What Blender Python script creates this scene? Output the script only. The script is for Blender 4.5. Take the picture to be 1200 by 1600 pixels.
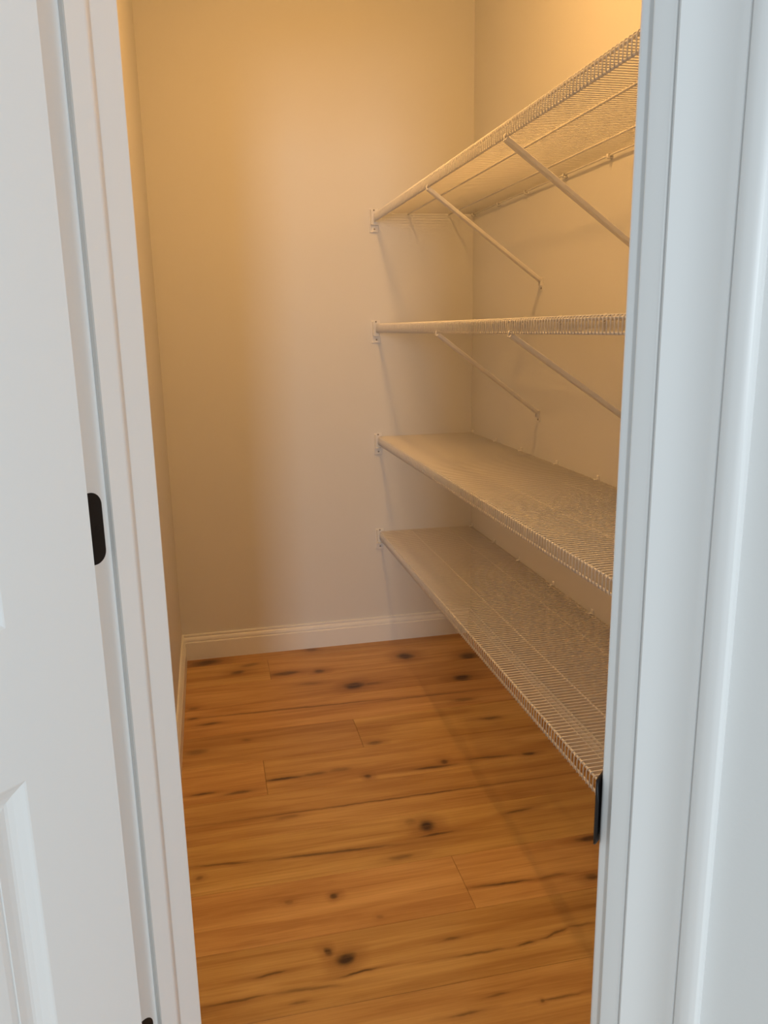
import bpy, bmesh, math, random
from mathutils import Vector, Matrix

for o in list(bpy.data.objects):
    bpy.data.objects.remove(o, do_unlink=True)
scene = bpy.context.scene
C = scene.collection
random.seed(7)

# ------------------------------------------------------------------ camera
CAM_Z = 1.32
YAW, PITCH, ROLL, FPX = 0.21380857, 0.22758066, 0.01739254, 1241.35
cam_d = bpy.data.cameras.new('camera')
cam = bpy.data.objects.new('camera', cam_d)
C.objects.link(cam)
scene.camera = cam
cam_d.sensor_width = 36.0
cam_d.lens = FPX / 1600.0 * 36.0
cam_d.clip_start = 0.02
cy, sy, cp, sp = math.cos(YAW), math.sin(YAW), math.cos(PITCH), math.sin(PITCH)
fw = Vector((sy * cp, cy * cp, -sp)); rt = Vector((cy, -sy, 0)); dn = fw.cross(rt)
r2 = math.cos(ROLL) * rt + math.sin(ROLL) * dn
d2 = -math.sin(ROLL) * rt + math.cos(ROLL) * dn
mw = Matrix.Identity(4)
for i in range(3):
    mw[i][0] = r2[i]; mw[i][1] = -d2[i]; mw[i][2] = -fw[i]
mw.translation = Vector((0, 0, CAM_Z))
cam.matrix_world = mw

# ------------------------------------------------------------------ world, daylight, exposure
world = bpy.data.worlds.new('kitchen_daylight')
scene.world = world
world.use_nodes = True
bg = world.node_tree.nodes['Background']
WORLD = 0.42
bg.inputs['Color'].default_value = (0.87, 0.985, 1.06, 1)
bg.inputs['Strength'].default_value = WORLD

def area_light(name, loc, aim, w, h, energy):
    d = bpy.data.lights.new(name, 'AREA')
    d.shape = 'RECTANGLE'; d.size = w; d.size_y = h; d.energy = energy
    d.color = DAY
    o = bpy.data.objects.new(name, d); C.objects.link(o)
    o.location = loc
    o.rotation_euler = (Vector(aim) - Vector(loc)).to_track_quat('-Z', 'Y').to_euler()
DAY = (0.87, 0.985, 1.06)
E_REAR, E_SIDE = 130.0, 37.0
area_light('rear_window_daylight', (-1.25, -6.87, 1.60), (0.0, 1.0, 1.1), 0.80, 1.50, E_REAR)   # kitchen window behind the camera
area_light('side_fill', (1.60, -2.60, 1.30), (-0.2, 0.8, 1.0), 1.40, 1.30, E_SIDE)     # added fill for the door face and left jamb, no known source

vs = scene.view_settings
vs.view_transform = 'Standard'
vs.look = 'None'
vs.gamma = 1.0
vs.use_curve_mapping = False
vs.exposure = 0.09

LAMP_POS = (0.405, 1.79)
LAMP_STRENGTH = 190.0
LAMP_COLOR = (1.0, 0.515, 0.15, 1)

# ------------------------------------------------------------------ materials
def principled(name, color, rough=0.5, spec=0.5, metal=0.0):
    m = bpy.data.materials.new(name); m.use_nodes = True
    b = m.node_tree.nodes['Principled BSDF']
    b.inputs['Base Color'].default_value = (*color, 1)
    b.inputs['Roughness'].default_value = rough
    b.inputs['Specular IOR Level'].default_value = spec
    b.inputs['Metallic'].default_value = metal
    return m, m.node_tree.nodes, m.node_tree.links, b

def paint(name, color, rough, bump, scale, var=0.02, spec=0.5):
    m, N, K, b = principled(name, color, rough, spec)
    tc = N.new('ShaderNodeNewGeometry')
    n1 = N.new('ShaderNodeTexNoise'); n1.inputs['Scale'].default_value = scale; n1.inputs['Detail'].default_value = 3
    K.new(tc.outputs['Position'], n1.inputs['Vector'])
    bp = N.new('ShaderNodeBump'); bp.inputs['Strength'].default_value = bump; bp.inputs['Distance'].default_value = 0.002
    K.new(n1.outputs['Fac'], bp.inputs['Height']); K.new(bp.outputs['Normal'], b.inputs['Normal'])
    n2 = N.new('ShaderNodeTexNoise'); n2.inputs['Scale'].default_value = 2.3; n2.inputs['Detail'].default_value = 4
    K.new(tc.outputs['Position'], n2.inputs['Vector'])
    mx = N.new('ShaderNodeMix'); mx.data_type = 'RGBA'
    mx.inputs['A'].default_value = (*[c * (1 - var) for c in color], 1)
    mx.inputs['B'].default_value = (*[min(1, c * (1 + var)) for c in color], 1)
    K.new(n2.outputs['Fac'], mx.inputs['Factor']); K.new(mx.outputs['Result'], b.inputs['Base Color'])
    return m

M_WALL = paint('greige_wall_paint', (0.735, 0.735, 0.725), 0.55, 0.06, 260.0, 0.02, 0.35)
M_CEIL = paint('ceiling_paint', (0.86, 0.85, 0.83), 0.8, 0.10, 180.0)
M_TRIM = paint('white_trim_enamel', (0.84, 0.845, 0.84), 0.32, 0.015, 40.0, 0.01)
M_DOOR = paint('white_door_enamel', (0.85, 0.87, 0.875), 0.36, 0.02, 60.0, 0.01)
M_WIRE = paint('white_vinyl_coat', (0.82, 0.80, 0.77), 0.38, 0.01, 50.0, 0.01)
M_PLASTIC = paint('white_plastic', (0.82, 0.81, 0.79), 0.40, 0.01, 50.0, 0.01)
M_BLACK = paint('oil_rubbed_black_metal', (0.010, 0.008, 0.008), 0.45, 0.03, 400.0, 0.2, 0.35)
M_SCREW = paint('zinc_screw_head', (0.30, 0.27, 0.24), 0.35, 0.02, 300.0, 0.1)
M_STRIP = paint('grey_shade_strip', (0.53, 0.53, 0.515), 0.7, 0.05, 300.0, 0.02)  # grey holds the shade of the white stop edge
M_SUB = paint('dark_subfloor', (0.06, 0.03, 0.012), 0.9, 0.1, 60.0, 0.1)
M_GLOW, _n, _k, _b = principled('lit_frosted_glass', (0.9, 0.9, 0.88), 0.4)
_b.inputs['Emission Color'].default_value = LAMP_COLOR
_b.inputs['Emission Strength'].default_value = LAMP_STRENGTH

MARKS = [(0.506,1.845,0.022,0.0247,0.232,1.0),(0.52,1.804,0.056,0.0066,0.034,0.8),(0.463,1.872,0.02,0.0196,0.555,0.35),(0.211,1.434,0.021,0.0175,0.611,1.0),(0.176,1.464,0.013,0.0108,-1.1,0.9),(0.228,1.393,0.047,0.0042,0.057,0.8),(0.05,1.431,0.04,0.0051,0.042,0.7),(0.217,1.635,0.012,0.0131,0.223,0.8),(0.408,1.735,0.037,0.0123,0.033,0.5),(0.626,1.579,0.085,0.0054,-0.037,0.8),(0.754,1.577,0.042,0.0065,0.011,0.5),(0.907,1.69,0.041,0.015,0.028,0.8),(0.842,1.55,0.02,0.0147,0.114,0.8),(0.449,1.438,0.027,0.0063,0.007,0.5),(0.497,1.384,0.072,0.0043,-0.01,0.55),(0.601,1.385,0.032,0.0043,0.056,0.75),(0.672,1.398,0.04,0.0044,0.285,0.7),(0.745,1.41,0.035,0.0045,0.021,0.5),(-0.026,1.379,0.068,0.0048,0.035,0.6),(0.12,1.375,0.079,0.0065,-0.08,0.5),(0.098,1.345,0.026,0.0054,0.001,0.5),(-0.042,1.816,0.085,0.0063,-0.109,0.6),(0.244,1.796,0.202,0.0077,-0.055,0.65),(0.4,2.124,0.013,0.0173,0.312,0.8),(-0.098,1.776,0.01,0.0097,0.27,0.6),(0.109,1.64,0.011,0.0108,-0.033,0.35),(0.309,1.54,0.01,0.0078,-0.044,0.35),(-0.081,3.112,0.054,0.0261,0.164,0.9),(0.094,3.046,0.047,0.0192,0.155,0.5),(0.045,2.983,0.035,0.0245,0.092,0.7),(0.228,2.929,0.06,0.024,0.05,0.8),(0.36,2.915,0.028,0.0235,0.065,0.7),(0.469,2.751,0.034,0.0273,0.171,1.0),(0.543,2.752,0.042,0.0137,0.013,0.5),(0.31,2.812,0.05,0.0168,-0.028,0.4),(0.358,3.14,0.023,0.0277,0.211,0.6),(-0.124,2.71,0.022,0.015,0.081,0.5),(-0.127,2.631,0.025,0.0097,0.033,0.7),(-0.067,2.58,0.048,0.0117,0.041,0.6),(-0.11,2.397,0.045,0.0245,0.064,0.45),(0.051,2.436,0.022,0.0128,0.041,0.4),(0.458,2.315,0.028,0.0159,0.047,0.7),(0.15,2.174,0.05,0.007,0.001,0.9),(0.241,2.177,0.042,0.0107,0.059,0.7),(0.321,2.183,0.039,0.0144,0.09,0.4),(-0.09,2.149,0.037,0.0084,0.027,0.7),(0.017,2.132,0.046,0.0101,0.049,0.7),(0.725,2.97,0.032,0.0318,0.057,0.9),(0.976,2.91,0.034,0.0308,0.141,0.9),(0.887,2.715,0.034,0.027,0.082,1.0),(0.836,2.538,0.048,0.0194,-0.038,0.5),(0.881,2.381,0.043,0.0131,-0.032,0.7),(0.647,2.148,0.016,0.018,0.237,0.8),(0.609,2.125,0.081,0.0088,-0.041,0.7),(0.79,2.138,0.093,0.0079,-0.062,0.6),(0.92,2.129,0.027,0.0109,-0.027,0.8),(0.767,1.85,0.048,0.0085,0.11,0.7),(0.141,1.977,0.036,0.0089,0.052,0.4),(0.42,1.242,0.04,0.0043,-0.005,0.6),(0.494,1.271,0.031,0.0045,0.046,0.5),(0.618,1.237,0.065,0.0036,-0.017,0.6),(0.573,1.237,0.007,0.0058,0.096,0.7),(0.45,1.993,0.62,0.0042,-0.002,0.6),(0.25,2.622,0.46,0.006,-0.03,0.55),(0.72,2.60,0.3,0.006,0.0,0.5)]

def oak(idx, x0, x1, y0, y1):
    """procedural knotty oak for one plank, with the knots and splits that lie on it"""
    rnd = random.Random(100 + idx)
    m, N, K, b = principled('knotty_oak', (0.4, 0.22, 0.08), 0.42, 0.45)
    geo = N.new('ShaderNodeNewGeometry')
    off = N.new('ShaderNodeVectorMath'); off.operation = 'ADD'
    off.inputs[1].default_value = (rnd.uniform(-9, 9), rnd.uniform(-9, 9), 0)
    K.new(geo.outputs['Position'], off.inputs[0])
    def noise(sx, sy_, scale, detail, dist=0.0, rough=0.55):
        mp = N.new('ShaderNodeMapping'); mp.inputs['Scale'].default_value = (sx, sy_, 1)
        K.new(off.outputs[0], mp.inputs['Vector'])
        t = N.new('ShaderNodeTexNoise'); t.inputs['Scale'].default_value = scale
        t.inputs['Detail'].default_value = detail; t.inputs['Distortion'].default_value = dist
        t.inputs['Roughness'].default_value = rough
        K.new(mp.outputs[0], t.inputs['Vector'])
        return t.outputs['Fac']
    def ramp(fac, stops):
        r = N.new('ShaderNodeValToRGB'); e = r.color_ramp.elements
        e[0].position, e[0].color = stops[0][0], (*stops[0][1], 1)
        e[1].position, e[1].color = stops[-1][0], (*stops[-1][1], 1)
        for p_, c_ in stops[1:-1]:
            q = e.new(p_); q.color = (*c_, 1)
        K.new(fac, r.inputs['Fac']); return r.outputs['Color']
    def mix(fac, a, c, mode='MIX'):
        x = N.new('ShaderNodeMix'); x.data_type = 'RGBA'; x.blend_type = mode
        if isinstance(fac, float): x.inputs['Factor'].default_value = fac
        else: K.new(fac, x.inputs['Factor'])
        for s, v in (('A', a), ('B', c)):
            if isinstance(v, tuple): x.inputs[s].default_value = (*v, 1)
            else: K.new(v, x.inputs[s])
        return x.outputs['Result']
    k = rnd.uniform(0.93, 1.07); h = rnd.uniform(-0.02, 0.02)
    A = (0.44 * k, (0.232 + h * .5) * k, 0.068 * k)
    B = (0.59 * k, (0.355 + h) * k, 0.125 * k)
    D = (0.70 * k, (0.455 + h) * k, 0.175 * k)
    col = ramp(noise(1.3, 11, 1.0, 6, 0.6), [(0.30, A), (0.52, B), (0.74, D)])
    fine = ramp(noise(4, 210, 1.0, 5, 0.2), [(0.32, (0.74, 0.69, 0.62)), (0.62, (1, 1, 1))])
    col = mix(0.5, col, fine, 'MULTIPLY')
    mid = ramp(noise(2.2, 36, 1.0, 5, 0.8), [(0.34, (0.70, 0.60, 0.50)), (0.50, (1, 1, 1))])
    col = mix(0.55, col, mid, 'MULTIPLY')
    # organic offset for the marks
    dn_ = N.new('ShaderNodeTexNoise'); dn_.inputs['Scale'].default_value = 22; dn_.inputs['Detail'].default_value = 3
    K.new(geo.outputs['Position'], dn_.inputs['Vector'])
    sub = N.new('ShaderNodeVectorMath'); sub.operation = 'SUBTRACT'; sub.inputs[1].default_value = (0.5, 0.5, 0.5)
    K.new(dn_.outputs['Color'], sub.inputs[0])
    sc = N.new('ShaderNodeVectorMath'); sc.operation = 'MULTIPLY'; sc.inputs[1].default_value = (0.03, 0.011, 0)
    K.new(sub.outputs[0], sc.inputs[0])
    ad = N.new('ShaderNodeVectorMath'); ad.operation = 'ADD'
    K.new(geo.outputs['Position'], ad.inputs[0]); K.new(sc.outputs[0], ad.inputs[1])
    mine = [q for q in MARKS if y0 <= q[1] < y1 and q[0] + q[2] > x0 and q[0] - q[2] < x1]
    if not mine:
        for _ in range(rnd.randint(2, 4)):
            mine.append((rnd.uniform(x0, x1), rnd.uniform(y0 + .03, y1 - .03), rnd.uniform(.02, .09), rnd.uniform(.005, .014), rnd.uniform(-.08, .08), rnd.uniform(.4, .8)))
    acc = halo = None
    def mx(a, c):
        if a is None: return c
        t = N.new('ShaderNodeMath'); t.operation = 'MAXIMUM'; K.new(a, t.inputs[0]); K.new(c, t.inputs[1]); return t.outputs[0]
    for (px, py, lx, ly, an, dk) in mine:
        mp = N.new('ShaderNodeMapping'); mp.vector_type = 'TEXTURE'
        mp.inputs['Location'].default_value = (px, py, 0)
        mp.inputs['Rotation'].default_value = (0, 0, an)
        mp.inputs['Scale'].default_value = (lx * (1.45 if dk > .85 else 1.15), ly * (1.35 if dk > .85 else 1.0), 1)
        K.new(ad.outputs[0], mp.inputs['Vector'])
        le = N.new('ShaderNodeVectorMath'); le.operation = 'LENGTH'; K.new(mp.outputs[0], le.inputs[0])
        mr = N.new('ShaderNodeMapRange'); mr.interpolation_type = 'SMOOTHSTEP'
        mr.inputs['From Min'].default_value = 1.05; mr.inputs['From Max'].default_value = 0.25
        mr.inputs['To Min'].default_value = 0; mr.inputs['To Max'].default_value = dk
        K.new(le.outputs['Value'], mr.inputs['Value'])
        acc = mx(acc, mr.outputs[0])
        m2 = N.new('ShaderNodeMapRange'); m2.interpolation_type = 'SMOOTHSTEP'
        m2.inputs['From Min'].default_value = 2.4; m2.inputs['From Max'].default_value = 0.6
        m2.inputs['To Min'].default_value = 0; m2.inputs['To Max'].default_value = dk * 0.5
        K.new(le.outputs['Value'], m2.inputs['Value'])
        halo = mx(halo, m2.outputs[0])
    col = mix(halo, col, (0.22, 0.085, 0.018))
    brk = ramp(noise(9, 60, 1.0, 4), [(0.30, (0.55, 0.55, 0.55)), (0.55, (1, 1, 1))])
    am = N.new('ShaderNodeMath'); am.operation = 'MULTIPLY'; K.new(acc, am.inputs[0]); K.new(brk, am.inputs[1])
    col = mix(am.outputs[0], col, (0.040, 0.015, 0.005))
    K.new(col, b.inputs['Base Color'])
    bp = N.new('ShaderNodeBump'); bp.inputs['Strength'].default_value = 0.12; bp.inputs['Distance'].default_value = 0.001
    K.new(noise(5, 150, 1.0, 3), bp.inputs['Height']); K.new(bp.outputs['Normal'], b.inputs['Normal'])
    return m

# ------------------------------------------------------------------ helpers
def link(name, me, mat, parent=None):
    o = bpy.data.objects.new(name, me); C.objects.link(o)
    if mat and not me.materials: me.materials.append(mat)
    if parent: o.parent = parent
    return o

def mesh(name, verts, faces, smooth=False):
    me = bpy.data.meshes.new(name); me.from_pydata([tuple(v) for v in verts], [], faces)
    bm = bmesh.new(); bm.from_mesh(me); bmesh.ops.recalc_face_normals(bm, faces=bm.faces); bm.to_mesh(me); bm.free()
    if smooth:
        for p in me.polygons: p.use_smooth = True
    me.update(); return me

def tag(o, label, cat=None, kind=None, group=None):
    o['label'] = label
    if cat: o['category'] = cat
    if kind: o['kind'] = kind
    if group: o['group'] = group
    return o

def empty(name, loc=(0, 0, 0)):
    o = bpy.data.objects.new(name, None); C.objects.link(o); o.location = loc; o.empty_display_size = 0.1
    return o

def prism(name, poly, z0, z1):
    n = len(poly)
    v = [(x, y, z0) for x, y in poly] + [(x, y, z1) for x, y in poly]
    f = [tuple(range(n))[::-1], tuple(range(n, 2 * n))] + [(i, (i + 1) % n, n + (i + 1) % n, n + i) for i in range(n)]
    return mesh(name, v, f)

def multi(name, meshes_data, smooth=False):
    V, F = [], []
    for v, f in meshes_data:
        o = len(V); V += list(v); F += [tuple(i + o for i in q) for q in f]
    return mesh(name, V, F, smooth)

def box_vf(x0, x1, y0, y1, z0, z1):
    v = [(x0, y0, z0), (x1, y0, z0), (x1, y1, z0), (x0, y1, z0), (x0, y0, z1), (x1, y0, z1), (x1, y1, z1), (x0, y1, z1)]
    f = [(0, 3, 2, 1), (4, 5, 6, 7), (0, 1, 5, 4), (1, 2, 6, 5), (2, 3, 7, 6), (3, 0, 4, 7)]
    return v, f

def bevel(me, w, seg=2):
    bm = bmesh.new(); bm.from_mesh(me)
    bmesh.ops.remove_doubles(bm, verts=bm.verts, dist=1e-6)
    bmesh.ops.bevel(bm, geom=list(bm.edges), offset=w, segments=seg, affect='EDGES', profile=0.5)
    bm.to_mesh(me); bm.free(); return me

def tube_vf(path, r, n=6):
    """tube along a 3D path, closed ends"""
    P = [Vector(p) for p in path]; V, F = [], []
    ref = None
    for i, p in enumerate(P):
        d = ((P[i] - P[i - 1]).normalized() if i else Vector((0, 0, 0))) + ((P[i + 1] - P[i]).normalized() if i < len(P) - 1 else Vector((0, 0, 0)))
        d.normalize()
        if ref is None:
            ref = Vector((0, 0, 1)) if abs(d.z) < 0.9 else Vector((1, 0, 0))
        a = d.cross(ref).normalized(); b_ = a.cross(d).normalized(); ref = b_
        for k in range(n):
            t_ = 2 * math.pi * (k + .5) / n
            V.append(p + r * (math.cos(t_) * a + math.sin(t_) * b_))
    m = len(P)
    for i in range(m - 1):
        for k in range(n):
            F.append((i * n + k, i * n + (k + 1) % n, (i + 1) * n + (k + 1) % n, (i + 1) * n + k))
    F.append(tuple(range(n))[::-1]); F.append(tuple((m - 1) * n + k for k in range(n)))
    return V, F

def lathe_vf(prof, n=32):
    """prof: list of (r, z)"""
    V, F = [], []
    for r, z in prof:
        for k in range(n):
            a = 2 * math.pi * k / n; V.append((r * math.cos(a), r * math.sin(a), z))
    for i in range(len(prof) - 1):
        for k in range(n):
            F.append((i * n + k, i * n + (k + 1) % n, (i + 1) * n + (k + 1) % n, (i + 1) * n + k))
    F.append(tuple(range(n))[::-1]); F.append(tuple((len(prof) - 1) * n + k for k in range(n)))
    return V, F

# ------------------------------------------------------------------ plan of the place
XL, XR, YB, YF = -0.168, 1.070, 3.168, 0.509       # pantry interior
TH, ZC = 0.115, 2.74
S2 = math.sqrt(0.5)
N2 = Vector((S2, S2, 0)); T2 = Vector((S2, -S2, 0))   # through the doorway / along the door wall
L0 = Vector((-0.154, 0.966, 0))                       # hinge jamb, room side
WD, OPEN = 0.117, 0.626
def uv(u, v, z=0.0):
    p = L0 + u * T2 + v * N2
    return Vector((p.x, p.y, z))
def uv2(u, v):
    p = uv(u, v); return (p.x, p.y)
sA = (L0.x - (XL - TH)) / S2; A_out = uv2(-sA, 0)
pin = uv(0, WD); sAi = (pin.x - XL) / S2; A_in = uv2(-sAi, WD)
uB = (L0.y - (YF - TH)) / S2; B_out = uv2(uB, 0)
uBi = (pin.y - YF) / S2; B_in = uv2(uBi, WD)
JT = 0.019
HEAD = 2.045

def structure(name, me, mat, label, cat):
    return tag(link(name, me, mat), label, cat, 'structure')

structure('wall_left', prism('wall_left', [(XL, A_in[1]), (XL, YB), (XL - TH, YB + TH), (XL - TH, A_out[1])], 0, ZC), M_WALL,
          'beige painted pantry wall facing the wire shelves, left of the back wall', 'wall')
structure('wall_back', prism('wall_back', [(XL, YB), (XR, YB), (XR + TH, YB + TH), (XL - TH, YB + TH)], 0, ZC), M_WALL,
          'beige painted wall at the far end of the pantry', 'wall')
structure('wall_right', prism('wall_right', [(XR, YF), (XR + TH, YF), (XR + TH, YB + TH), (XR, YB)], 0, ZC), M_WALL,
          'beige painted wall carrying the four long wire shelves', 'wall')
structure('wall_front', prism('wall_front', [B_out, (2.6, YF - TH), (2.6, YF), (XR, YF), B_in], 0, ZC), M_WALL,
          'painted wall running off to the right of the angled doorway', 'wall')
dw = multi('wall_door', [
    (lambda q: ([(x, y, 0) for x, y in q] + [(x, y, ZC) for x, y in q], [(3, 2, 1, 0), (4, 5, 6, 7), (0, 1, 5, 4), (1, 2, 6, 5), (2, 3, 7, 6), (3, 0, 4, 7)]))(q)
    for q in ([A_out, uv2(-JT, 0), uv2(-JT, WD), A_in], [uv2(OPEN + JT, 0), B_out, B_in, uv2(OPEN + JT, WD)])] + [
    (lambda q: ([(x, y, HEAD + JT) for x, y in q] + [(x, y, ZC) for x, y in q], [(3, 2, 1, 0), (4, 5, 6, 7), (0, 1, 5, 4), (1, 2, 6, 5), (2, 3, 7, 6), (3, 0, 4, 7)]))(
        [uv2(-JT, 0), uv2(OPEN + JT, 0), uv2(OPEN + JT, WD), uv2(-JT, WD)])])
structure('wall_door', dw, M_WALL, 'pale painted wall around the doorway, right of the white casing', 'wall')
structure('ceiling', prism('ceiling', [A_out, (XL - TH, YB + TH), (XR + TH, YB + TH), (XR + TH, YF - TH), B_out], ZC, ZC + 0.1), M_CEIL,
          'white painted pantry ceiling above the lamp', 'ceiling')

# ------------------------------------------------------------------ floor with planks
floor = structure('floor', mesh('floor', *box_vf(-2.6, 2.6, -3.2, YB + TH, -0.06, -0.0118)), M_SUB,
                  'knotty golden oak plank floor with boards running across the pantry', 'floor')
PW, Y0 = 0.1955, 1.319
JOINT = {1: 0.532, 4: 0.0946, 5: 0.418, 8: 0.167}
pl_i = 0
for r in range(-10, 10):
    y0 = Y0 + r * PW; y1 = min(y0 + PW, YB + 0.006)
    if y0 >= YB: continue
    if y0 > 1.12: xa, xb = XL - 0.006, XR + 0.006
    elif y0 > 0.5: xa, xb = -1.9, XR + 0.006
    else: xa, xb = -1.9, 2.2
    ph = JOINT.get(r, 5.0 if y0 > 1.12 else (r * 0.437) % 1.25)
    cuts = [xa] + [x for x in (ph + 1.25 * k for k in (range(-4, 5) if ph < 4 else ())) if xa + 0.06 < x < xb - 0.06] + [xb]
    for x0, x1 in zip(cuts[:-1], cuts[1:]):
        g, c = 0.0003, 0.0007
        v = [(x0 + g, y0 + g, -0.012), (x1 - g, y0 + g, -0.012), (x1 - g, y1 - g, -0.012), (x0 + g, y1 - g, -0.012),
             (x0 + g, y0 + g, -c), (x1 - g, y0 + g, -c), (x1 - g, y1 - g, -c), (x0 + g, y1 - g, -c),
             (x0 + g + c, y0 + g + c, 0), (x1 - g - c, y0 + g + c, 0), (x1 - g - c, y1 - g - c, 0), (x0 + g + c, y1 - g - c, 0)]
        f = [(3, 2, 1, 0), (8, 9, 10, 11)] + [(i, (i + 1) % 4, 4 + (i + 1) % 4, 4 + i) for i in range(4)] + [(4 + i, 4 + (i + 1) % 4, 8 + (i + 1) % 4, 8 + i) for i in range(4)]
        link('plank', mesh('plank', v, f), oak(pl_i, x0, x1, y0, y1), floor)
        pl_i += 1

# ------------------------------------------------------------------ baseboards (profile: depth d, height z)
BB = [(0, 0), (0.0145, 0), (0.0145, 0.074), (0.0135, 0.0765), (0.0112, 0.078), (0.0112, 0.0805), (0.0122, 0.083), (0.0108, 0.090),
      (0.0080, 0.0955), (0.0062, 0.0975), (0.0062, 0.0995), (0.0074, 0.1015), (0.0074, 0.1055), (0.0060, 0.1085), (0, 0.1090)]
def run_profile(name, p0, p1, nrm, m0=0.0, m1=0.0, prof=BB):
    """sweep a wall profile from p0 to p1; m0/m1 mitre the ends (shift along the run per unit depth)"""
    p0 = Vector(p0); p1 = Vector(p1); d = (p1 - p0).normalized(); nr = Vector(nrm)
    V = [p0 + nr * a + d * (m0 * a) + Vector((0, 0, z)) for a, z in prof] + [p1 + nr * a + d * (m1 * a) + Vector((0, 0, z)) for a, z in prof]
    n = len(prof)
    F = [(i, (i + 1) % n, n + (i + 1) % n, n + i) for i in range(n)] + [tuple(range(n))[::-1], tuple(range(n, 2 * n))]
    return mesh(name, V, F)
structure('baseboard_back', run_profile('baseboard_back', (XL, YB, 0), (XR, YB, 0), (0, -1, 0), 1, -1), M_TRIM,
          'white moulded baseboard along the far wall of the pantry', 'baseboard')
structure('baseboard_left', run_profile('baseboard_left', (XL, A_in[1], 0), (XL, YB, 0), (1, 0, 0), 0.42, -1), M_TRIM,
          'white moulded baseboard running back beside the door jamb', 'baseboard')
structure('baseboard_right', run_profile('baseboard_right', (XR, YB, 0), (XR, YF, 0), (-1, 0, 0), 1, -1), M_TRIM,
          'white moulded baseboard seen through the lowest wire shelf', 'baseboard')
structure('baseboard_front', run_profile('baseboard_front', (XR, YF, 0), (B_in[0], B_in[1], 0), (0, 1, 0), 1, 0.42), M_TRIM,
          'white moulded baseboard on the near pantry wall', 'baseboard')

# ------------------------------------------------------------------ door frame
def frame_prism(pts, z0, z1, topfn=None):
    """pts in door-wall coordinates (u, v)"""
    n = len(pts)
    V = [uv(a, b, z0) for a, b in pts] + [uv(a, b, z1 if topfn is None else topfn(a)) for a, b in pts]
    F = [tuple(range(n))[::-1], tuple(range(n, 2 * n))] + [(i, (i + 1) % n, n + (i + 1) % n, n + i) for i in range(n)]
    return V, F
def rounded(u0, u1, v0, v1, rad, n=5):
    """rectangle with eased corners, counter-clockwise"""
    P = []
    for (cx, cyy, a0) in ((u1 - rad, v1 - rad, 0), (u0 + rad, v1 - rad, 90), (u0 + rad, v0 + rad, 180), (u1 - rad, v0 + rad, 270)):
        for k in range(n):
            a = math.radians(a0 + 90 * k / (n - 1)); P.append((cx + rad * math.cos(a), cyy + rad * math.sin(a)))
    return P

trim1 = tag(empty('trim_1', uv(0, 0)), 'white left door jamb and stop that the open door hangs on', 'door jamb', 'structure')
trim2 = tag(empty('trim_2', uv(OPEN, 0)), 'white right door jamb with the black strike plate', 'door jamb', 'structure')
def fr(name, vf, mat, parent, smooth=False):
    me = mesh(name, *vf, smooth)
    me.transform(Matrix.Translation(-parent.location))
    return link(name, me, mat, parent)
STOP0, STOP1, STT = 0.0372, 0.0690, 0.0085
fr('jamb_board', frame_prism(rounded(-JT, 0, 0, WD, 0.0022), 0, HEAD + JT), M_TRIM, trim1)
fr('stop', frame_prism([(0, STOP0), (STT, STOP0), (STT, STOP1 - .006), (STT - .0004, STOP1 - .0035), (STT - .0014, STOP1 - .001), (STT - .003, STOP1 + .0015), (STT - .0055, STOP1 + .004), (.0012, STOP1 + .0065), (0, STOP1 + .008)], 0, HEAD), M_TRIM, trim1)
o = fr('shade_strip', frame_prism([(.0004, STOP0), (.0004, STOP0 - .0008), (.0012, STOP0 - .0014), (STT - .0012, STOP0 - .0014), (STT - .0002, STOP0 - .0008), (STT - .0002, STOP0)], 0, HEAD - STT), M_STRIP, trim1)  # added strip, its grey stands in for shade on the stop's room-side edge
o['label'] = 'thin added grey strip standing in for shade along the stop edge'
fr('jamb_board', frame_prism(rounded(OPEN, OPEN + JT, 0, WD, 0.0030, 7), 0, HEAD + JT), M_TRIM, trim2, True)
fr('stop', frame_prism([(OPEN, STOP0), (OPEN - STT, STOP0), (OPEN - STT, STOP1 - .006), (OPEN - STT + .003, STOP1 - .001), (OPEN, STOP1)], 0, HEAD), M_TRIM, trim2)
trim3 = tag(empty('trim_3', uv(OPEN / 2, 0, HEAD)), 'white head jamb across the top of the doorway', 'door jamb', 'structure')
fr('jamb_board', frame_prism([(0, 0), (OPEN, 0), (OPEN, WD), (0, WD)], HEAD, HEAD + JT), M_TRIM, trim3)
fr('stop', frame_prism([(STT, STOP0), (OPEN - STT, STOP0), (OPEN - STT, STOP1), (STT, STOP1)], HEAD - STT, HEAD), M_TRIM, trim3)

# casing profile: s across the width from the opening, t thickness off the wall
CS = [(0, 0), (0, .0062), (.0006, .0074), (.0018, .0080), (.0145, .0092), (.0152, .0088), (.0156, .0078), (.0166, .0078), (.0170, .0104), (.0182, .0116),
      (.024, .0106), (.030, .0098), (.036, .0094), (.042, .0096), (.048, .0105), (.053, .0119), (.0565, .0133), (.0585, .0137), (.0592, .0122), (.0600, .0122), (.0605, .0144),
      (.0625, .0158), (.066, .0168), (.0705, .0172), (.0735, .0170), (.0755, .0162), (.0768, .0148), (.0775, .0130), (.0775, 0)]
RV = 0.0105
def soften(me, deg=24):
    for p_ in me.polygons: p_.use_smooth = True
    me.set_sharp_from_angle(angle=math.radians(deg))
def side_casing(name, label, u0, sgn):
    pts = [(u0 + sgn * s, -t_) for s, t_ in CS]
    me = mesh(name, *frame_prism(pts, 0, HEAD, lambda a: HEAD + RV + abs(a - u0)))
    soften(me)
    return structure(name, me, M_TRIM, label, 'door casing')
side_casing('trim_4', 'white moulded door casing on the right side of the doorway', OPEN + RV, 1)
side_casing('trim_5', 'white moulded door casing hidden behind the open door', -RV, -1)
n = len(CS)
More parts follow.
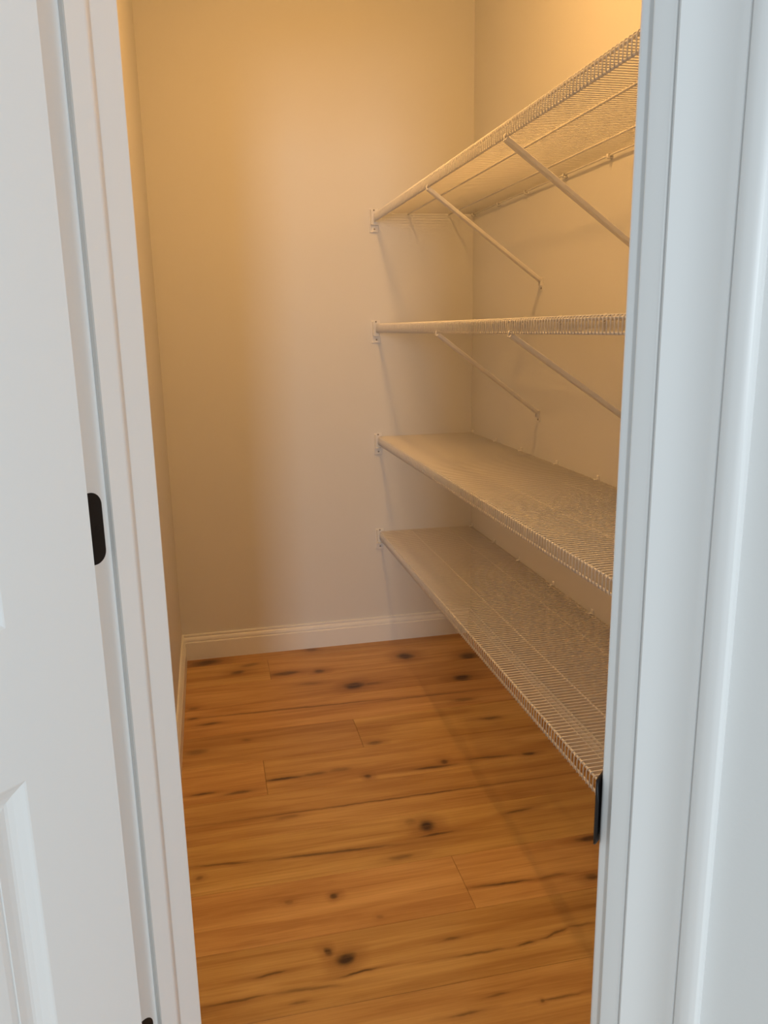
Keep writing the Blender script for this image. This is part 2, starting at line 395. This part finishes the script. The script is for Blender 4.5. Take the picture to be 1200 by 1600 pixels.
Vh = [uv(-RV - s, -t_, HEAD + RV + s) for s, t_ in CS] + [uv(OPEN + RV + s, -t_, HEAD + RV + s) for s, t_ in CS]
structure('trim_6', mesh('trim_6', Vh, [(i, (i + 1) % n, n + (i + 1) % n, n + i) for i in range(n)] + [tuple(range(n))[::-1], tuple(range(n, 2 * n))]),
          M_TRIM, 'white moulded head casing above the doorway', 'door casing')

# strike plate on the right jamb, lip curling round its edge
def strike():
    prof = [(OPEN - .0006, .030), (OPEN - .0012, .004), (OPEN - .0016, .000), (OPEN - .0016, -.0035), (OPEN - .0006, -.0065), (OPEN + .0012, -.0085)]
    zc = 0.935; half = [.0300, .0300, .0300, .0292, .0255, .0150]
    V, F = [], []; K_ = 9
    for (u, v), hh in zip(prof, half):
        for k in range(K_):
            z = zc + hh * (2 * k / (K_ - 1) - 1); V.append(uv(u, v, z))
    m = len(V)
    for (u, v), hh in zip(prof, half):
        for k in range(K_):
            z = zc + hh * (2 * k / (K_ - 1) - 1); V.append(uv(u - .0016, v - .0004, z))
    R_ = len(prof)
    for o in (0, m):
        for i in range(R_ - 1):
            for k in range(K_ - 1):
                a = o + i * K_ + k; F.append((a, a + 1, a + K_ + 1, a + K_))
    ring = [k for k in range(K_)] + [i * K_ + K_ - 1 for i in range(1, R_)] + [(R_ - 1) * K_ + k for k in range(K_ - 2, -1, -1)] + [i * K_ for i in range(R_ - 2, 0, -1)]
    for a, b in zip(ring, ring[1:] + ring[:1]): F.append((a, b, b + m, a + m))
    return V, F
o = fr('strike_plate', strike(), M_BLACK, trim2, True); o['label'] = 'black metal strike plate with a curled lip'

# ------------------------------------------------------------------ open door
DA = math.radians(47.0)
DC = uv(0.036, -0.0165)                                   # pantry-side corner of the hinge edge
DD = Vector((-math.sin(DA), -math.cos(DA), 0))            # from the hinge edge to the free edge
DN = Vector((math.cos(DA), -math.sin(DA), 0))             # out of the visible face
door = tag(empty('door_1', DC), 'white panelled door standing open on the left with black hinges', 'door', 'structure')
DW, DT = 0.606, 0.035
DZ0, DZ1 = 0.010, 2.036
PX = (0.113, DW - 0.113); PZ = ((0.250, 0.843), (1.020, 1.915))
def dpt(w, d, z):
    return DD * w + DN * d + Vector((0, 0, z))
def slab():
    ws = [0, PX[0], PX[1], DW]; zs = [DZ0, PZ[0][0], PZ[0][1], PZ[1][0], PZ[1][1], DZ1]
    V, F, idx = [], [], {}
    def g(i, j, s):
        if (i, j, s) not in idx: idx[(i, j, s)] = len(V); V.append(dpt(ws[i], 0 if s == 0 else -DT, zs[j]))
        return idx[(i, j, s)]
    hole = {(1, 1), (1, 3)}
    for i in range(3):
        for j in range(5):
            for s in (0, 1):
                if (i, j) not in hole: F.append((g(i, j, s), g(i + 1, j, s), g(i + 1, j + 1, s), g(i, j + 1, s)))
    for j in range(5):
        for i in (0, 3): F.append((g(i, j, 0), g(i, j + 1, 0), g(i, j + 1, 1), g(i, j, 1)))
    for i in range(3):
        for j in (0, 5): F.append((g(i, j, 0), g(i + 1, j, 0), g(i + 1, j, 1), g(i, j, 1)))
    for (i, j) in hole:
        for a, b in (((i, j), (i + 1, j)), ((i + 1, j), (i + 1, j + 1)), ((i + 1, j + 1), (i, j + 1)), ((i, j + 1), (i, j))):
            F.append((g(*a, 0), g(*b, 0), g(*b, 1), g(*a, 1)))
    return V, F
link('slab', mesh('slab', *slab()), M_DOOR, door)
# moulded panel: (inset, depth below the face)
PR = [(0.0, 0.0), (0.002, .0006), (0.006, .0030), (0.014, .0070), (0.020, .0090), (0.0235, .0094), (0.030, .0082), (0.0395, .0056), (0.0405, .0072), (0.0425, .0072), (0.0435, .0044), (0.050, .0030), (0.060, .0026)]
for z0, z1 in PZ:
    V, F = [], []
    for s in (0, 1):
        o0 = len(V)
        for ins, dep in PR:
            d = -dep if s == 0 else -DT + dep
            V += [dpt(PX[0] + ins, d, z0 + ins), dpt(PX[1] - ins, d, z0 + ins), dpt(PX[1] - ins, d, z1 - ins), dpt(PX[0] + ins, d, z1 - ins)]
        for i in range(len(PR) - 1):
            for k in range(4):
                a = o0 + i * 4
                F.append((a + k, a + (k + 1) % 4, a + 4 + (k + 1) % 4, a + 4 + k))
        a = o0 + (len(PR) - 1) * 4; F.append((a, a + 1, a + 2, a + 3))
    for k in range(4): F.append((k, (k + 1) % 4, len(PR) * 4 + (k + 1) % 4, len(PR) * 4 + k))
    link('panel', mesh('panel', V, F), M_DOOR, door)

# hinges: leaf let into the jamb, leaf on the door edge, knuckle, screws
def leaf_outline(w, hgt, rad):
    P = [(0, -hgt / 2)]
    for a0, cz in ((-90, -hgt / 2 + rad), (0, hgt / 2 - rad)):
        for k in range(9):
            a = math.radians(a0 + 90 * k / 8); P.append((w - rad + rad * math.cos(a), cz + rad * math.sin(a)))
    P.append((0, hgt / 2)); return P
for zc in (1.845, 1.0915, 0.3395):
    out = leaf_outline(0.0325, 0.0885, 0.0158); n = len(out)
    # jamb leaf lies in the plane u = 0, from v = -0.004 inward
    V = [uv(0.0004, -0.004 + a, zc + b) - DC for a, b in out] + [uv(-0.0016, -0.004 + a, zc + b) - DC for a, b in out]
    F = [tuple(range(n))[::-1], tuple(range(n, 2 * n))] + [(i, (i + 1) % n, n + (i + 1) % n, n + i) for i in range(n)]
    hg = link('hinge', mesh('hinge', V, F), M_BLACK, door); hg['label'] = 'black metal hinge leaf with rounded corners'
    for a, b in ((0.012, 0.031), (0.024, 0.0), (0.012, -0.031)):
        sv, sf = lathe_vf([(0.0038, 0), (0.0036, 0.0003), (0.001, 0.0005)], 12)
        sv = [uv(0.0004 + z, -0.004 + a + x, zc + b + y) - DC for x, y, z in sv]
        link('screw', mesh('screw', sv, sf), M_BLACK, hg)
    kp = uv(0.005, -0.010)
    kv, kf = lathe_vf([(0.003, -0.047), (0.0055, -0.045), (0.0055, 0.045), (0.003, 0.047)], 14)
    kv = [Vector((x, y, z + zc)) + kp - DC for x, y, z in kv]
    link('knuckle', mesh('knuckle', kv, kf, False), M_BLACK, hg)
# knob near the free edge, on both faces
kr = Vector((0, 0, 0.935)) + DD * (DW - 0.060)
for sgn, base in ((1, 0.0), (-1, -DT)):
    kv, kf = lathe_vf([(0.032, 0), (0.032, 0.004), (0.028, 0.008), (0.012, 0.010), (0.010, 0.022), (0.013, 0.030), (0.024, 0.038), (0.0275, 0.048), (0.025, 0.058), (0.015, 0.064), (0.002, 0.066)], 28)
    kv = [kr + DN * (base + sgn * z) + DD * x + Vector((0, 0, y)) for x, y, z in kv]
    o = link('knob', mesh('knob', kv, kf, True), M_BLACK, door); o['label'] = 'black round door knob'

# ------------------------------------------------------------------ ceiling lamp
lamp = tag(empty('ceiling_lamp', (LAMP_POS[0], LAMP_POS[1], ZC)), 'round frosted glass lamp glowing warm on the pantry ceiling', 'lamp')
link('base', mesh('base', *lathe_vf([(0.04, 0), (0.100, 0), (0.102, -0.006), (0.102, -0.022), (0.096, -0.026), (0.04, -0.026)], 48)), M_PLASTIC, lamp)
link('glass_dome', mesh('glass_dome', *lathe_vf([(0.090 * math.cos(a), -0.0262 - 0.038 * math.sin(a)) for a in [math.radians(90 * k / 10) for k in range(10)]] + [(0.004, -0.0642)], 40), True), M_GLOW, lamp)
link('finial', mesh('finial', *lathe_vf([(0.002, -0.0643), (0.006, -0.066), (0.008, -0.070), (0.005, -0.075), (0.001, -0.077)], 20), True), M_PLASTIC, lamp)

# ------------------------------------------------------------------ wire shelves
XF = 0.6665                      # front lip
WR = 0.00135; PITCHW = 0.0135
wire_path = [(XR - 0.004, 0, -WR), (XF + 0.0060, 0, -WR), (XF + 0.0019, 0, -WR - 0.0015), (XF, 0, -WR - 0.0060), (XF, 0, -0.0345)]
me_wire = mesh('cross_wire', *tube_vf(wire_path, WR, 6), True); me_wire.materials.append(M_WIRE)
def rod_mesh(name, x, z, r):
    me = mesh(name, *tube_vf([(x, YF + 0.004, z), (x, YB - 0.004, z)], r, 8), True); me.materials.append(M_WIRE); return me
me_rods = [('front_rod', rod_mesh('front_rod', XF + 0.0054, -0.0064, 0.0026)), ('lip_rod', rod_mesh('lip_rod', XF + 0.0038, -0.0325, 0.0028)),
           ('support_rod', rod_mesh('support_rod', 0.803, -0.0056, 0.0027)), ('support_rod', rod_mesh('support_rod', 0.968, -0.0056, 0.0027)),
           ('back_rod', rod_mesh('back_rod', 1.0615, -0.0056, 0.0027))]
# end bracket: wall plate with a cup round the lip (origin at the shelf's front top corner on the back wall, running to -y)
def bracket_mesh():
    parts = [box_vf(-0.0165, 0.0170, -0.0055, 0, -0.074, 0.0125),
             box_vf(-0.0140, -0.0105, -0.0230, -0.005, -0.046, 0.0090),
             box_vf(0.0120, 0.0145, -0.0120, -0.003, -0.046, 0.0020),
             box_vf(-0.0140, 0.0145, -0.0210, -0.005, -0.0480, -0.0455),
             box_vf(-0.0060, 0.0080, -0.0090, -0.005, -0.0720, -0.0480)]
    me = multi('end_bracket', parts); bevel(me, 0.0007, 1); me.materials.append(M_PLASTIC); return me
me_brk = bracket_mesh()
sv, sf = lathe_vf([(0.0034, 0), (0.0034, 0.0008), (0.0024, 0.0016), (0.0008, 0.0018)], 12)
me_scr = mesh('screw', [(x, -z, y) for x, y, z in sv], sf); me_scr.materials.append(M_SCREW)
# wall clip: base on the right wall with a hook over the back rod (origin on the wall at the shelf top)
def clip_mesh():
    parts = [box_vf(-0.0040, 0, -0.0060, 0.0060, -0.0130, 0.0120),
             box_vf(-0.0130, -0.004, -0.0050, 0.0050, -0.0005, 0.0022),
             box_vf(-0.0145, -0.0120, -0.0050, 0.0050, -0.0110, 0.0022),
             box_vf(-0.0130, -0.004, -0.0050, 0.0050, -0.0130, -0.0105)]
    me = multi('wall_clip', parts); bevel(me, 0.0006, 1); me.materials.append(M_PLASTIC); return me
me_clip = clip_mesh()
me_scr2 = mesh('screw', [(-0.004 - z, x, y + 0.0075) for x, y, z in sv], sf); me_scr2.materials.append(M_PLASTIC)

def brace(parent, ytop, ybot, drop):
    """folded steel bar from the lip rod down to a foot on the wall"""
    a = Vector((XF + 0.004, ytop, -0.0385)); b = Vector((XR - 0.006, ybot, -drop))
    d = (b - a).normalized(); side = Vector((0, 1, 0)); side = (side - d * side.dot(d)).normalized(); up = side.cross(d).normalized()
    if up.z < 0: up = -up
    sec = [(-.0098, -.0035), (-.0080, -.0055), (.0080, -.0055), (.0098, -.0035), (.0098, .0040), (.0085, .0055), (.0060, .0055), (.0050, .0005), (-.0050, .0005), (-.0060, .0055), (-.0085, .0055), (-.0098, .0040)]
    pts = [(a - d * 0.004, 0.75), (a + d * 0.02, 1.0), (b - d * 0.012, 1.0), (b, 0.7)]
    V, F = [], []; n = len(sec)
    for p_, k in pts:
        V += [p_ + side * s * k + up * t_ for s, t_ in sec]
    for i in range(len(pts) - 1):
        F += [(i * n + k, i * n + (k + 1) % n, (i + 1) * n + (k + 1) % n, (i + 1) * n + k) for k in range(n)]
    F += [tuple(range(n))[::-1], tuple((len(pts) - 1) * n + k for k in range(n))]
    br = link('brace', mesh('brace', V, F), M_WIRE, parent)
    # hook over the lip rod
    hk = [(XF + .010, ytop, -.040), (XF + .0095, ytop, -.0335), (XF + .006, ytop, -.0285), (XF + .0015, ytop, -.0275), (XF - .0016, ytop, -.0310), (XF - .0018, ytop, -.0365), (XF + .001, ytop, -.0405)]
    link('hook', mesh('hook', *tube_vf(hk, 0.0022, 6), True), M_WIRE, br)
    ft = multi('foot', [box_vf(XR - 0.0025, XR, ybot - 0.008, ybot + 0.008, -drop - 0.030, -drop + 0.010), box_vf(XR - 0.0110, XR - 0.0025, ybot - 0.0075, ybot - 0.005, -drop - 0.014, -drop + 0.008),
                        box_vf(XR - 0.0110, XR - 0.0025, ybot + 0.005, ybot + 0.0075, -drop - 0.014, -drop + 0.008)])
    bevel(ft, 0.0006, 1)
    link('foot', ft, M_PLASTIC, br)
    s = link('screw', me_scr2.copy(), None, br); s.location = (XR + 0.0015, ybot, -drop - 0.030)
    s.data.materials[0] = M_SCREW
    return br

SHELVES = [(1.7535, 'topmost white wire shelf, seen from below with two angled braces', [(2.397, 2.476, .295), (1.764, 1.800, .295), (1.13, 1.21, .295)]),
           (1.3370, 'second white wire shelf from the top, at eye level with its lip edge on', [(2.300, 2.474, .300), (1.716, 1.775, .290), (1.10, 1.19, .300)]),
           (0.8890, 'third white wire shelf from the top, seen from slightly above', []),
           (0.4875, 'lowest white wire shelf, just above the oak floor', [])]
CLIPY = [3.140, 2.870, 2.610, 2.320, 2.046, 1.770, 1.490, 1.210, 0.930, 0.650]
nw = int((YB - YF - 0.02) / PITCHW)
for z, label, braces in SHELVES:
    sh = tag(empty('wire_shelf', (0, 0, z)), label, 'shelf', None, 'wire shelves on the pantry wall')
    for k in range(nw + 1):
        o = link('cross_wire', me_wire, None, sh); o.location = (0, YB - 0.010 - k * PITCHW, 0)
    for nm, me in me_rods: link(nm, me, None, sh)
    for ye, rz in ((YB, 0), (YF, math.pi)):
        b_ = link('end_bracket', me_brk, None, sh); b_.location = (XF, ye, 0)
        if rz: b_.scale = (1, -1, 1)
        for dz in (0.0075, -0.062):
            s_ = link('screw', me_scr, None, b_); s_.location = (0.001, -0.0055 if dz > 0 else -0.009, dz)
    for yc in CLIPY:
        c_ = link('wall_clip', me_clip, None, sh); c_.location = (XR, yc + random.uniform(-.006, .006), 0)
        link('screw', me_scr2, None, c_)
    for yt, yb_, dr in braces: brace(sh, yt, yb_, dr)
